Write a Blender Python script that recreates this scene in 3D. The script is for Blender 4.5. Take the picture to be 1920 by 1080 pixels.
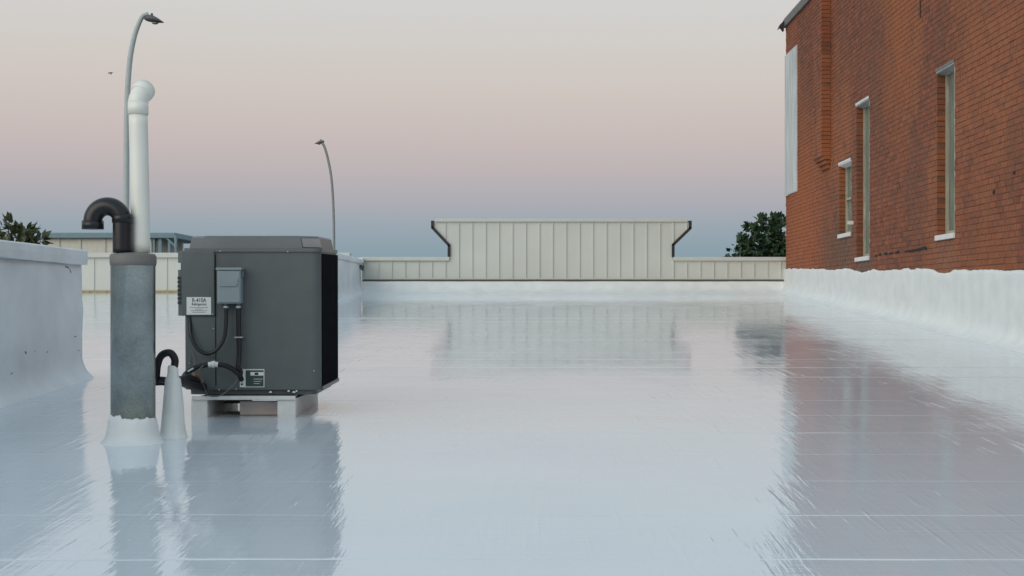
import bpy, bmesh, math, random
from mathutils import Vector, Matrix, noise
random.seed(7)
S = bpy.context.scene
for o in list(bpy.data.objects): bpy.data.objects.remove(o)
C = S.collection

# ------------------------------------------------------------------ camera
F, VX, VY = 2800.0, 1000.0, 570.0          # focal length and vanishing point, in photo pixels
cam = bpy.data.cameras.new('camera'); camo = bpy.data.objects.new('camera', cam); C.objects.link(camo)
cam.sensor_width = 36; cam.lens = F/1920*36
cam.shift_x = -(VX-960)/1920; cam.shift_y = (VY-540)/1920
cam.clip_start = .1; cam.clip_end = 6000
camo.location = (0, 0, 0); camo.rotation_euler = (math.pi/2, 0, 0)   # origin = the eye; the street is 7 m below
S.camera = camo
# ------------------------------------------------------------------ sky: dusk, looking away from the sun
W = bpy.data.worlds.new('World'); S.world = W; W.use_nodes = True
N, L = W.node_tree.nodes, W.node_tree.links
N.clear()
def srgb(r, g, b): return tuple(((c/255)/12.92 if c/255 <= .04045 else ((c/255+.055)/1.055)**2.4) for c in (r, g, b))
tc = N.new('ShaderNodeTexCoord'); sep = N.new('ShaderNodeSeparateXYZ'); L.new(tc.outputs['Generated'], sep.inputs[0])
mr = N.new('ShaderNodeMapRange'); mr.inputs['From Min'].default_value = 0; mr.inputs['From Max'].default_value = 1
L.new(sep.outputs['Z'], mr.inputs['Value'])
ramp = N.new('ShaderNodeValToRGB'); L.new(mr.outputs[0], ramp.inputs[0])
SKY = [(0.0, (124,150,164)), (.036, (138,161,173)), (.052, (153,167,178)), (.066, (170,172,181)), (.084, (185,178,182)), (.108, (199,187,186)),
       (.137, (207,197,192)), (.165, (210,204,199)), (.195, (211,210,208)), (.24, (206,211,213)), (.40, (203,218,226)), (.65, (196,217,230)), (1.0, (178,206,227))]
el = ramp.color_ramp.elements
while len(el) > 1: el.remove(el[-1])
for i, (z, c) in enumerate(SKY):
    p = z
    e = el[0] if i == 0 else el.new(p)
    e.position = p; e.color = (*srgb(*c), 1)
sky = N.new('ShaderNodeTexSky'); sky.sky_type = 'NISHITA'; sky.sun_disc = False
SUN_AZ = math.radians(222)                 # behind the camera and to the left
sky.sun_elevation = math.radians(1.0); sky.sun_rotation = SUN_AZ
b1 = N.new('ShaderNodeBackground'); L.new(ramp.outputs[0], b1.inputs[0]); b1.inputs[1].default_value = .97
b2 = N.new('ShaderNodeBackground'); L.new(sky.outputs[0], b2.inputs[0]); b2.inputs[1].default_value = .012
ad = N.new('ShaderNodeAddShader'); L.new(b1.outputs[0], ad.inputs[0]); L.new(b2.outputs[0], ad.inputs[1])
wo = N.new('ShaderNodeOutputWorld'); L.new(ad.outputs[0], wo.inputs[0])
# ------------------------------------------------------------------ the last glow of the sun, very soft
sl = bpy.data.lights.new('sun', 'SUN'); sl.energy = 1.5; sl.angle = math.radians(60); sl.color = (1, .90, .79)
so = bpy.data.objects.new('sun', sl); C.objects.link(so)
sd = Vector((math.sin(SUN_AZ)*math.cos(.3), math.cos(SUN_AZ)*math.cos(.3), math.sin(.3)))   # towards the glow
so.rotation_euler = sd.to_track_quat('Z', 'Y').to_euler()
S.view_settings.view_transform = 'Standard'; S.view_settings.look = 'None'
S.view_settings.exposure = 0; S.view_settings.gamma = 1; S.view_settings.use_curve_mapping = False
S.render.engine = 'CYCLES'

# ------------------------------------------------------------------ materials
def nodes(name):
    m = bpy.data.materials.new(name); m.use_nodes = True
    nt = m.node_tree; return m, nt.nodes, nt.links, nt.nodes['Principled BSDF']
def mat(name, col, rough=.6, metal=0, var=.12, scale=6, bump=0, bscale=40, spec=.5, stretch=(1,1,1)):
    m, n, l, p = nodes(name)
    p.inputs['Roughness'].default_value = rough; p.inputs['Metallic'].default_value = metal
    p.inputs['Specular IOR Level'].default_value = spec
    g = n.new('ShaderNodeTexCoord'); mp = n.new('ShaderNodeMapping'); l.new(g.outputs['Object'], mp.inputs[0])
    mp.inputs['Scale'].default_value = stretch
    t = n.new('ShaderNodeTexNoise'); t.inputs['Scale'].default_value = scale; t.inputs['Detail'].default_value = 6
    l.new(mp.outputs[0], t.inputs[0])
    r = n.new('ShaderNodeValToRGB'); l.new(t.outputs[0], r.inputs[0])
    r.color_ramp.elements[0].position = .3; r.color_ramp.elements[1].position = .7
    r.color_ramp.elements[0].color = (*[c*(1-var) for c in col], 1); r.color_ramp.elements[1].color = (*[min(1, c*(1+var)) for c in col], 1)
    l.new(r.outputs[0], p.inputs['Base Color'])
    if bump:
        t2 = n.new('ShaderNodeTexNoise'); t2.inputs['Scale'].default_value = bscale; t2.inputs['Detail'].default_value = 5
        l.new(mp.outputs[0], t2.inputs[0])
        b = n.new('ShaderNodeBump'); b.inputs['Strength'].default_value = bump; b.inputs['Distance'].default_value = .02
        l.new(t2.outputs[0], b.inputs['Height']); l.new(b.outputs[0], p.inputs['Normal'])
    return m

def roof_material():
    # white elastomeric coating rolled on in overlapping strokes: glossy, faintly streaked
    m, n, l, p = nodes('white_roof_coating')
    g = n.new('ShaderNodeNewGeometry')
    def stroke(rot, sx, sy, scale, seed):
        mp = n.new('ShaderNodeMapping'); mp.inputs['Rotation'].default_value = (0, 0, math.radians(rot))
        mp.inputs['Scale'].default_value = (sx, sy, 1); mp.inputs['Location'].default_value = (seed, seed*1.7, 0)
        l.new(g.outputs['Position'], mp.inputs[0])
        t = n.new('ShaderNodeTexNoise'); t.inputs['Scale'].default_value = scale; t.inputs['Detail'].default_value = 3
        t.inputs['Roughness'].default_value = .55
        l.new(mp.outputs[0], t.inputs[0]); return t.outputs[0]
    def math_(op, a, b):
        q = n.new('ShaderNodeMath'); q.operation = op
        for i, v in enumerate((a, b)):
            if isinstance(v, (int, float)): q.inputs[i].default_value = v
            else: l.new(v, q.inputs[i])
        return q.outputs[0]
    def sharp(sock, lo, hi):
        q = n.new('ShaderNodeMapRange'); q.inputs['From Min'].default_value = lo; q.inputs['From Max'].default_value = hi; l.new(sock, q.inputs['Value']); return q.outputs[0]
    def mixf(fac, x_, y_):
        q = n.new('ShaderNodeMix'); l.new(fac, q.inputs[0]); l.new(x_, q.inputs[2]); l.new(y_, q.inputs[3]); return q.outputs[0]
    m1 = sharp(stroke(0, .8, .45, 1, 1.4), .44, .56); m2 = sharp(stroke(0, 1.0, .7, 1, 12.4), .45, .55)
    a = stroke(17, 30, 1.6, 1, 3.1); b = stroke(-20, 27, 1.5, 1, 8.7)
    a2 = stroke(34, 40, 2.4, 1, 13.1); b2 = stroke(-38, 36, 2.4, 1, 18.7)
    fine = mixf(m1, mixf(m2, a, a2), mixf(m2, b2, b))
    ridge = math_('MULTIPLY', math_('POWER', mixf(m2, sharp(stroke(24, 20, 1.1, 1, 31), .50, .72), sharp(stroke(-27, 18, 1.0, 1, 37), .50, .72)), 2.0), .9)
    c = stroke(0, .55, 26, 1, 5.2)
    amt = sharp(stroke(0, 1.4, .8, 1, 4.4), .32, .66)
    amt = math_('ADD', math_('MULTIPLY', amt, .85), .15)
    h = math_('MULTIPLY', math_('ADD', fine, ridge), amt)
    h = math_('ADD', h, math_('MULTIPLY', math_('MULTIPLY', c, math_('ADD', amt, .3)), .30))
    h = math_('ADD', h, math_('MULTIPLY', stroke(0, 1.3, 1.0, 1, 2.2), .6))      # slow swells of the deck
    spk = n.new('ShaderNodeTexVoronoi'); spk.inputs['Scale'].default_value = 7; l.new(g.outputs['Position'], spk.inputs[0])
    h = math_('ADD', h, math_('MULTIPLY', sharp(spk.outputs['Distance'], .05, .02), .5))   # grit under the coating
    bp = n.new('ShaderNodeBump'); bp.inputs['Strength'].default_value = 1; bp.inputs['Distance'].default_value = .0024
    l.new(h, bp.inputs['Height']); l.new(bp.outputs[0], p.inputs['Normal'])
    rr = n.new('ShaderNodeMapRange'); rr.inputs['From Min'].default_value = .3; rr.inputs['From Max'].default_value = .7
    rr.inputs['To Min'].default_value = .02; rr.inputs['To Max'].default_value = .08; l.new(stroke(10, 2.0, .8, 1, 9.9), rr.inputs['Value'])
    l.new(rr.outputs[0], p.inputs['Roughness'])
    cx = n.new('ShaderNodeValToRGB'); l.new(stroke(0, .7, .7, 1, 6.6), cx.inputs[0])
    cx.color_ramp.elements[0].position = .3; cx.color_ramp.elements[1].position = .7
    cx.color_ramp.elements[0].color = (.62, .67, .71, 1); cx.color_ramp.elements[1].color = (.68, .72, .755, 1)
    l.new(cx.outputs[0], p.inputs['Base Color'])
    p.inputs['IOR'].default_value = 1.5
    return m
M = {}
M['roof'] = roof_material()
M['coat'] = mat('white_wall_coating', (.76, .78, .76), .5, var=.06, scale=4, bump=.22, bscale=9)
M['coat2'] = mat('white_parapet_coating', (.76, .78, .79), .55, var=.08, scale=2.5, bump=.45, bscale=7)
M['panel'] = mat('beige_metal_panel', (.60, .615, .555), .45, var=.04, scale=1.3)
M['panel_trim'] = mat('pale_metal_trim', (.58, .59, .53), .45, var=.04)
M['dark_trim'] = mat('dark_bronze_trim', (.025, .02, .02), .5)
M['cracks_and_shadow'] = mat('dark_cracks_and_shadow', (.12, .12, .10), .8)
M['rust'] = mat('ochre_sealant', (.38, .30, .15), .8, var=.3, scale=14)
M['unit'] = mat('grey_cabinet_paint', (.092, .108, .110), .42, var=.06, scale=9, bump=.05, bscale=160)
M['unit_cap'] = mat('grey_cap_plastic', (.115, .128, .133), .38, var=.05)
M['coil'] = mat('black_coil', (.006, .007, .010), .9, spec=.15, var=.2)
M['box'] = mat('disconnect_grey', (.24, .29, .31), .42, var=.04)
M['black'] = mat('black_plastic', (.008, .008, .010), .35, var=.2)
M['rubber'] = mat('black_foam_insulation', (.007, .007, .009), .6, var=.3, bump=.2, bscale=60)
M['label'] = mat('white_label', (.66, .68, .66), .5, var=.03)
M['sticker_or_lit_facet'] = mat('pink_lit_facet', (.36, .33, .33), .5, var=.06)
M['ink'] = mat('label_ink', (.02, .02, .02), .6)
M['label_green'] = mat('green_label', (.03, .055, .05), .5)
M['screw'] = mat('bright_screw', (.55, .56, .56), .35, metal=.8)
M['tape'] = mat('white_tape', (.62, .63, .62), .5)
M['wire'] = mat('grey_wire', (.14, .14, .13), .5)
M['pvc'] = mat('white_pvc', (.78, .78, .71), .35, var=.05, scale=4)
M['wood_white'] = mat('white_painted_wood', (.66, .66, .64), .5, var=.1, scale=8, stretch=(1, .2, 1))
M['wood_pink'] = mat('primed_wood', (.70, .60, .55), .6, var=.08)
M['wood_bare'] = mat('bare_wood', (.30, .21, .15), .7, var=.25, scale=12)
M['lamp_pole'] = mat('galvanised_pole', (.48, .54, .53), .5, metal=0, var=.06)
M['lamp_pole_far'] = mat('weathered_pole', (.28, .28, .27), .5, metal=.3)
M['lamp_head'] = mat('lamp_housing', (.10, .11, .115), .5)
M['lamp_head_pale'] = mat('tan_lamp_housing', (.22, .20, .19), .5)
M['glass'] = mat('lamp_lens', (.30, .30, .28), .15)
M['bird'] = mat('dark_feathers', (.03, .03, .03), .8)
M['ground'] = mat('asphalt', (.05, .05, .052), .9, var=.2, scale=.4)
M['pave'] = mat('concrete_pavement', (.30, .29, .27), .9, var=.1, scale=.8)
M['mark'] = mat('road_paint', (.7, .7, .66), .8)
M['mortar'] = mat('mortar', (.17, .078, .042), .95, var=.25, scale=6, bump=.4, bscale=60)
M['deck'] = mat('building_wall_render', (.35, .33, .30), .9)
M['coping'] = mat('tin_coping', (.16, .155, .145), .6, var=.15, scale=5)
M['sill'] = mat('white_sill_paint', (.70, .70, .67), .55, var=.08, scale=12)
M['flash'] = mat('sheet_metal_flashing', (.36, .40, .40), .4, metal=.4, var=.15, scale=9)
M['frame'] = mat('old_cream_paint', (.36, .345, .26), .7, var=.2, scale=14, stretch=(1, 1, .3))
M['board'] = mat('weathered_board', (.17, .18, .135), .75, var=.3, scale=7, stretch=(3, 3, .4))
M['whiteboard'] = mat('white_washed_board', (.56, .58, .57), .7, var=.22, scale=4, stretch=(2, 2, .3))
M['dark'] = mat('dark_gap', (.01, .01, .01), .9)
M['teal'] = mat('teal_fascia', (.19, .29, .33), .5, var=.06)
M['beige'] = mat('beige_wall', (.66, .65, .56), .7, var=.05)
M['bark'] = mat('bark', (.09, .065, .045), .9, var=.3, scale=20, bump=.5)
def galv():
    m, n, l, p = nodes('galvanised_steel')
    g = n.new('ShaderNodeTexCoord')
    v = n.new('ShaderNodeTexVoronoi'); v.inputs['Scale'].default_value = 90; l.new(g.outputs['Object'], v.inputs[0])
    t = n.new('ShaderNodeTexNoise'); t.inputs['Scale'].default_value = 5; t.inputs['Detail'].default_value = 8; l.new(g.outputs['Object'], t.inputs[0])
    mx = n.new('ShaderNodeMix'); mx.inputs[0].default_value = .45; mx.data_type = 'FLOAT'
    l.new(t.outputs[0], mx.inputs[2]); l.new(v.outputs['Color'], mx.inputs[3]); mx.inputs[0].default_value = .16
    r = n.new('ShaderNodeValToRGB'); l.new(mx.outputs[0], r.inputs[0])
    r.color_ramp.elements[0].position = .25; r.color_ramp.elements[0].color = (.24, .26, .25, 1)
    r.color_ramp.elements[1].position = .75; r.color_ramp.elements[1].color = (.50, .52, .485, 1)
    l.new(r.outputs[0], p.inputs['Base Color'])
    p.inputs['Metallic'].default_value = 1; p.inputs['Roughness'].default_value = .27
    return m
M['galv'] = galv()
STAINS = [(31.0, 2.6, 3.6, 2.6, (.36, .100, .030), .85), (22.8, 5.0, 1.3, 2.4, (.34, .105, .030), .8), (24.6, 4.6, 1.6, 2.6, (.160, .066, .036), .3), (27.3, 1.8, 2.0, 1.1, (.15, .075, .042), .75), (18.8, 1.3, 1.6, .7, (.27, .085, .03), .6)]
def brick_mat(name='brick', grey=False):
    m, n, l, p = nodes(name)
    g = n.new('ShaderNodeNewGeometry'); oi = n.new('ShaderNodeObjectInfo')
    a = n.new('ShaderNodeMath'); a.operation = 'ADD'; l.new(g.outputs['Random Per Island'], a.inputs[0]); l.new(oi.outputs['Random'], a.inputs[1])
    fr = n.new('ShaderNodeMath'); fr.operation = 'FRACT'; l.new(a.outputs[0], fr.inputs[0])
    r = n.new('ShaderNodeValToRGB'); l.new(fr.outputs[0], r.inputs[0])
    cols = [(.150, .052, .026), (.225, .066, .028), (.25, .074, .032), (.195, .066, .032), (.29, .092, .040)] if not grey else \
           [(.13, .085, .072), (.15, .095, .08), (.17, .10, .078), (.12, .08, .07), (.16, .092, .07)]
    e = r.color_ramp.elements
    while len(e) > 1: e.remove(e[-1])
    for i, c in enumerate(cols):
        q = e[0] if i == 0 else e.new(i/4)
        q.position = i/4; q.color = (*c, 1)
    # big weathering patches and streaks
    def nz(scale, st, seed):
        mp = n.new('ShaderNodeMapping'); mp.inputs['Scale'].default_value = st; mp.inputs['Location'].default_value = (seed, seed, seed)
        l.new(g.outputs['Position'], mp.inputs[0])
        t = n.new('ShaderNodeTexNoise'); t.inputs['Scale'].default_value = scale; t.inputs['Detail'].default_value = 5; l.new(mp.outputs[0], t.inputs[0])
        return t.outputs[0]
    def mix(fac, a_, col, lo, hi, mx_=1.):
        mrn = n.new('ShaderNodeMapRange'); mrn.inputs['From Min'].default_value = lo; mrn.inputs['From Max'].default_value = hi
        mrn.inputs['To Max'].default_value = mx_; l.new(fac, mrn.inputs['Value'])
        q = n.new('ShaderNodeMix'); q.data_type = 'RGBA'; l.new(mrn.outputs[0], q.inputs[0]); l.new(a_, q.inputs[6]); q.inputs[7].default_value = (*col, 1)
        return q.outputs[2]
    c = mix(nz(.55, (1, 1, .7), 3), r.outputs[0], (.34, .112, .042), .5, .66, .7)
    c = mix(nz(.8, (1, 1, .5), 11), c, (.165, .070, .036), .5, .68, .6)
    c = mix(nz(3.2, (1, 1, 1.6), 23), c, (.135, .058, .036), .52, .72, .65)
    c = mix(nz(4.1, (1, 1, 1.8), 41), c, (.33, .125, .060), .58, .76, .6)
    for (yy, zz, sy, sz, col, am) in STAINS:
        mp = n.new('ShaderNodeMapping'); mp.vector_type = 'TEXTURE'; mp.inputs['Location'].default_value = (5.4, yy, zz); mp.inputs['Scale'].default_value = (9, sy, sz)
        ns = n.new('ShaderNodeTexNoise'); ns.inputs['Scale'].default_value = 1.6; ns.inputs['Detail'].default_value = 5; l.new(g.outputs['Position'], ns.inputs[0])
        dv = n.new('ShaderNodeVectorMath'); dv.operation = 'MULTIPLY_ADD'; l.new(ns.outputs['Color'], dv.inputs[0]); dv.inputs[1].default_value = (0, 1.6, 1.6); l.new(g.outputs['Position'], dv.inputs[2])
        l.new(dv.outputs[0], mp.inputs[0])
        gr = n.new('ShaderNodeTexGradient'); gr.gradient_type = 'SPHERICAL'; l.new(mp.outputs[0], gr.inputs[0])
        c = mix(gr.outputs['Fac'], c, col, .0, .75, am)
    c = mix(nz(9, (1, 1, 1), 5), c, (.30, .19, .13), .66, .8, .35)
    l.new(c, p.inputs['Base Color']); p.inputs['Roughness'].default_value = .9
    b = n.new('ShaderNodeBump'); b.inputs['Distance'].default_value = .008; b.inputs['Strength'].default_value = .6
    l.new(nz(45, (1, 1, 1), 2), b.inputs['Height']); l.new(b.outputs[0], p.inputs['Normal'])
    return m
M['brick'] = brick_mat(); M['brick_grey'] = brick_mat('grey_brick', True)
def leaf_mat(name, col):
    m, n, l, p = nodes(name)
    g = n.new('ShaderNodeNewGeometry'); r = n.new('ShaderNodeValToRGB'); l.new(g.outputs['Random Per Island'], r.inputs[0])
    r.color_ramp.elements[0].color = (*[c*.55 for c in col], 1); r.color_ramp.elements[1].color = (*[c*1.5 for c in col], 1)
    l.new(r.outputs[0], p.inputs['Base Color']); p.inputs['Roughness'].default_value = .5
    return m
M['leaf'] = leaf_mat('dark_leaf', (.038, .076, .036)); M['leaf2'] = leaf_mat('olive_leaf', (.085, .105, .050))

# ------------------------------------------------------------------ mesh helpers
class MB:
    def __init__(s): s.v = []; s.f = []; s.sm = []
    def add(s, vs, fs, smooth=False):
        k = len(s.v); s.v += [tuple(v) for v in vs]; s.f += [tuple(i+k for i in f) for f in fs]; s.sm += [smooth]*len(fs); return s
    def box(s, x0, x1, y0, y1, z0, z1):
        return s.add([(x, y, z) for x in (x0, x1) for y in (y0, y1) for z in (z0, z1)],
                     [(0,1,3,2), (4,6,7,5), (0,4,5,1), (2,3,7,6), (0,2,6,4), (1,5,7,3)])
    def bbox(s, x0, x1, y0, y1, z0, z1, b=.006, seg=2):
        bm = bmesh.new(); bmesh.ops.create_cube(bm, size=1)
        for v in bm.verts: v.co = Vector(((x0+x1)/2+v.co.x*(x1-x0), (y0+y1)/2+v.co.y*(y1-y0), (z0+z1)/2+v.co.z*(z1-z0)))
        bmesh.ops.bevel(bm, geom=bm.edges[:], offset=b, segments=seg, affect='EDGES', profile=.5)
        bm.verts.index_update()
        s.add([v.co for v in bm.verts], [[v.index for v in f.verts] for f in bm.faces]); bm.free(); return s
    def prism(s, poly, axis, a0, a1):            # poly (u,v) extruded along axis; y: (x,z)  z: (x,y)
        n = len(poly)
        P = (lambda u, v, a: (u, a, v)) if axis == 'y' else ((lambda u, v, a: (u, v, a)) if axis == 'z' else (lambda u, v, a: (a, u, v)))
        vs = [P(u, v, a0) for u, v in poly]+[P(u, v, a1) for u, v in poly]
        return s.add(vs, [tuple(range(n))[::-1], tuple(range(n, 2*n))]+[(i, (i+1)%n, n+(i+1)%n, n+i) for i in range(n)])
    def tube(s, pts, r, seg=14, cap=True):
        pts = [Vector(p) for p in pts]; rs = r if isinstance(r, (list, tuple)) else [r]*len(pts)
        vs = []; t0 = (pts[1]-pts[0]).normalized()
        u = t0.orthogonal().normalized(); w = t0.cross(u)
        for i, p in enumerate(pts):
            t = (pts[min(i+1, len(pts)-1)]-pts[max(i-1, 0)]).normalized()
            u = (u-t*u.dot(t)).normalized(); w = t.cross(u)
            for k in range(seg):
                a = 2*math.pi*k/seg; vs.append(p+rs[i]*(math.cos(a)*u+math.sin(a)*w))
        n = len(pts)
        s.add(vs, [(i*seg+k, i*seg+(k+1)%seg, (i+1)*seg+(k+1)%seg, (i+1)*seg+k) for i in range(n-1) for k in range(seg)], True)
        if cap: s.add(vs[:seg], [tuple(range(seg))[::-1]]); s.add(vs[-seg:], [tuple(range(seg))])
        return s
    def lathe(s, prof, seg=32, cx=0, cy=0, cap=True, wob=0):
        vs = []
        for i, (r, z) in enumerate(prof):
            for k in range(seg):
                a = 2*math.pi*k/seg; q = 1+wob*noise.noise((math.cos(a)*2, math.sin(a)*2, z*9))
                vs.append((cx+r*q*math.cos(a), cy+r*q*math.sin(a), z))
        n = len(prof)
        s.add(vs, [(i*seg+k, i*seg+(k+1)%seg, (i+1)*seg+(k+1)%seg, (i+1)*seg+k) for i in range(n-1) for k in range(seg)], True)
        if cap: s.add(vs[:seg], [tuple(range(seg))[::-1]]); s.add(vs[-seg:], [tuple(range(seg))])
        return s
    def grid(s, rows, smooth=True):
        m = len(rows[0]); vs = [p for r in rows for p in r]
        return s.add(vs, [(i*m+k, i*m+k+1, (i+1)*m+k+1, (i+1)*m+k) for i in range(len(rows)-1) for k in range(m-1)], smooth)
    def mesh(s, name, m):
        me = bpy.data.meshes.new(name); me.from_pydata(s.v, [], s.f); me.materials.append(m)
        me.polygons.foreach_set('use_smooth', s.sm)
        bm = bmesh.new(); bm.from_mesh(me); bmesh.ops.remove_doubles(bm, verts=bm.verts[:], dist=1e-5) if len(s.v) < 20000 and any(s.sm) else None
        if len(s.v) < 60000: bmesh.ops.recalc_face_normals(bm, faces=bm.faces[:])
        bm.to_mesh(me); bm.free(); me.update(); return me
    def build(s, name, m, parent=None, **kw):
        o = bpy.data.objects.new(name, s.mesh(name, M[m] if isinstance(m, str) else m)); C.objects.link(o)
        if parent: o.parent = parent
        for k, v in kw.items(): o[k] = v
        return o
def thing(name, label, cat, loc=(0,0,0), group=None, rot=(0,0,0)):
    o = bpy.data.objects.new(name, None); C.objects.link(o); o.location = loc; o.rotation_euler = rot; o.empty_display_size = .1
    tag(o, label, cat, group); return o
def tag(o, label, cat, group=None):
    o['label'] = label; o['category'] = cat
    if group: o['group'] = group
    return o
def smoothpath(pts, n=8):                       # Catmull-Rom
    P = [Vector(p) for p in pts]; P = [2*P[0]-P[1]]+P+[2*P[-1]-P[-2]]; out = []
    for i in range(1, len(P)-2):
        for k in range(n):
            t = k/n; a, b, c, d = P[i-1:i+3]
            out.append(.5*((2*b)+(c-a)*t+(2*a-5*b+4*c-d)*t*t+(3*b-a-3*c+d)*t**3))
    return out+[P[-2]]
def at(x, y, d): return Vector(((x-VX)*d/F, d, (VY-y)*d/F))       # photo pixel at a known distance
CH, SL = 1.25, .0468                            # eye height over the roof, roof slope (rises towards the street)
def rz(y): return -CH+SL*y
def nz3(x, y, z, s=1): return noise.noise((x*s, y*s, z*s))

# ------------------------------------------------------------------ ground, street, roof
GZ = -7.0
g = MB(); g.add([(-2500, -2500, GZ), (2500, -2500, GZ), (2500, 2500, GZ), (-2500, 2500, GZ)], [(0,1,2,3)])
g.build('ground', 'ground', kind='structure')
MB().box(-120, 120, 33.2, 37.5, GZ+.004, GZ+.13).build('pavement', 'pave', kind='structure')
rd = MB().add([(-300, 37.5, GZ+.004), (300, 37.5, GZ+.004), (300, 49, GZ+.004), (-300, 49, GZ+.004)], [(0,1,2,3)]).build('road', 'ground', kind='structure')
for i in range(-12, 13):
    MB().add([(i*9-1.5, 43.1, GZ+.008), (i*9+1.5, 43.1, GZ+.008), (i*9+1.5, 43.25, GZ+.008), (i*9-1.5, 43.25, GZ+.008)], [(0,1,2,3)]).build('lane_marking', 'mark', rd)
MB().box(-120, 120, 49, 53, GZ+.004, GZ+.13).build('pavement', 'pave', kind='structure')
RX0, RX1, RY0, RY1 = -11.5, 5.39, -6.0, 32.0
# the building under the roof
roof = MB().add([(RX0, RY0, rz(RY0)-.02), (RX1, RY0, rz(RY0)-.02), (RX1, RY1, rz(RY1)-.02), (RX0, RY1, rz(RY1)-.02),
                 (RX0, RY0, rz(RY0)-.4), (RX1, RY0, rz(RY0)-.4), (RX1, RY1, rz(RY1)-.4), (RX0, RY1, rz(RY1)-.4)],
                [(0,1,2,3), (4,7,6,5), (0,4,5,1), (1,5,6,2), (2,6,7,3), (3,7,4,0)]).build('roof', 'deck', kind='structure')
MB().box(RX0, RX1, RY0, RY1+.25, GZ, rz(RY0)-.45).build('building_body', 'deck', kind='structure')
# membrane sheets lapped downhill under the coating
PITCH = .915
def sheet_mesh(seed):
    m = MB(); NX = 150; rows = []; amp = (.10, .26, .03, .16, .32, .06)[seed]
    for k, (dy, dz) in enumerate([(.0, -.006), (.0, .0005), (.003, .0042), (.012, .0052), (.05, .0050), (.30, .0042), (.62, .0022), (PITCH+.02, -.0012)]):
        row = []
        for i in range(NX+1):
            x = RX0+(RX1-RX0)*i/NX
            w = .022*noise.noise((x*.5, seed*9.1, 0))+.007*noise.noise((x*2.6, seed*5.1, 3))+.004*noise.noise((x*9, seed*5.1, 8))
            f = 1 if k < 5 else 0
            e = max(.03, min(1.2, .5+1.6*noise.noise((x*.33, seed*7.7, 2))+.9*noise.noise((x*1.9, seed*4.7, 6))))*amp; lift = .0004*noise.noise((x*1.1, seed*3.3, 7))*(1 if 1 <= k < 5 else .3)
            y = dy+w*f; row.append((x, y, SL*y+(dz if k == 0 else dz*e)+lift))
        rows.append(row)
    return m.grid(rows).mesh('membrane_sheet', M['roof'])
sheets = [sheet_mesh(s) for s in range(6)]
k = 0; y = 5.72-PITCH*12
while y < RY1-.05:
    o = bpy.data.objects.new('membrane_sheet', sheets[(k*5+k//3) % 6]); C.objects.link(o); o.parent = roof
    o.location = (0, y, rz(y)); y += PITCH; k += 1

# ------------------------------------------------------------------ coated parapets on the left
def parapet(y0, y1, face, thick, top, label, cap_t, mname, cant=.11, rough=.014):
    t = thing('parapet_wall', label, 'parapet', (face-thick/2, (y0+y1)/2, rz((y0+y1)/2)))
    ox, oy, oz = t.location
    n = max(8, int((y1-y0)/.06)); rows = []
    prof = []
    for u in (0, .12, .28, .5, .75, 1.): prof.append(('c', u))
    for v in [i/16 for i in range(1, 17)]: prof.append(('w', v))
    ys = [y0+(y1-y0)*i/n for i in range(n+1)]
    for j, yy in enumerate(ys):
        b = rz(yy)+.002; row = []
        for kind, u in prof:
            if kind == 'c':
                x = face+cant*(1-u)**1.6; z = b+.17*u**1.3-(.012 if u == 0 else 0)
            else:
                x = face; z = b+.17+(top-cap_t-b-.17)*u
            nn = rough*1.6*nz3(yy, z, 3, 1.7)+rough*.6*nz3(yy, z, 9, 6)+rough*.3*nz3(yy, z, 2, 15)
            row.append((x+nn*(0 if kind == 'c' and u == 0 else 1)-ox, yy-oy, z-oz))
        row.append((face-thick-ox, yy-oy, top-cap_t-oz)); row.append((face-thick-ox, yy-oy, b-oz))
        rows.append(row)
    m = MB().grid(rows)
    for e in (0, -1):                            # end faces
        m.add(rows[e], [tuple(range(len(rows[e])))])
    m.build('wall', mname, t)
    c = MB(); rows = []
    for yy in [y0-.03+(y1-y0+.06)*i/n for i in range(n+1)]:
        q = .006*nz3(yy, 1, 1, 1.3); r_ = .01*nz3(yy, 4, 1, 2.1)
        f = face+.035+r_
        pts = [(f-.03, top-cap_t-.004), (f, top-cap_t+r_), (f+.004, top-cap_t*.5), (f, top-.012+q), (f-.012, top+q), (face-thick/2, top+.02+q), (face-thick-.03, top+q), (face-thick-.03, top-cap_t), (f-.03, top-cap_t-.004)]
        rows.append([(x-ox, yy-oy, z-oz) for x, z in pts])
    c.grid(rows, False)
    for e in (0, -1): c.add(rows[e][:-1], [tuple(range(len(rows[e])-1))])
    c.build('coping', mname, t)
    return t
pn = parapet(2.0, 13.02, -3.93, .32, .470, 'tall lumpy white coated parapet wall beside the galvanised pipe', .125, 'coat2')
pf = parapet(21.5, 31.96, -3.70, .34, .965, 'low white coated parapet running up to the beige panelled wall', .10, 'coat2', cant=.12)
# chips and cracks where the coating has lifted
ox, oy, oz = pn.location
for (px, py, w, h, a) in [(46, 661, .045, .017, -.5), (149, 657, .026, .010, .2), (126, 501, .12, .010, -.12), (132, 507, .06, .007, -.7), (142, 631, .05, .006, 0), (66, 658, .03, .006, .1), (86, 660, .035, .007, .3), (20, 700, .06, .005, .2)]:
    d = 3.93*F/(VX-px); p = at(px, py, d); R_ = .014
    wx = -3.93+R_*1.6*nz3(p.y, p.z, 3, 1.7)+R_*.6*nz3(p.y, p.z, 9, 6)+R_*.3*nz3(p.y, p.z, 2, 15)
    poly = [(math.cos(q)*w*.5*(1+.3*random.uniform(-1, 1)), math.sin(q)*h*.5*(1+.4*random.uniform(-1, 1))) for q in [i*math.pi/4 for i in range(8)]]
    poly = [(p.y-oy+u*math.cos(a)-v*math.sin(a), p.z-oz+u*math.sin(a)+v*math.cos(a)) for u, v in poly]
    MB().prism(poly, 'x', wx-.02-ox, wx+.0025-ox).build('chip', 'cracks_and_shadow', pn)

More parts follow.
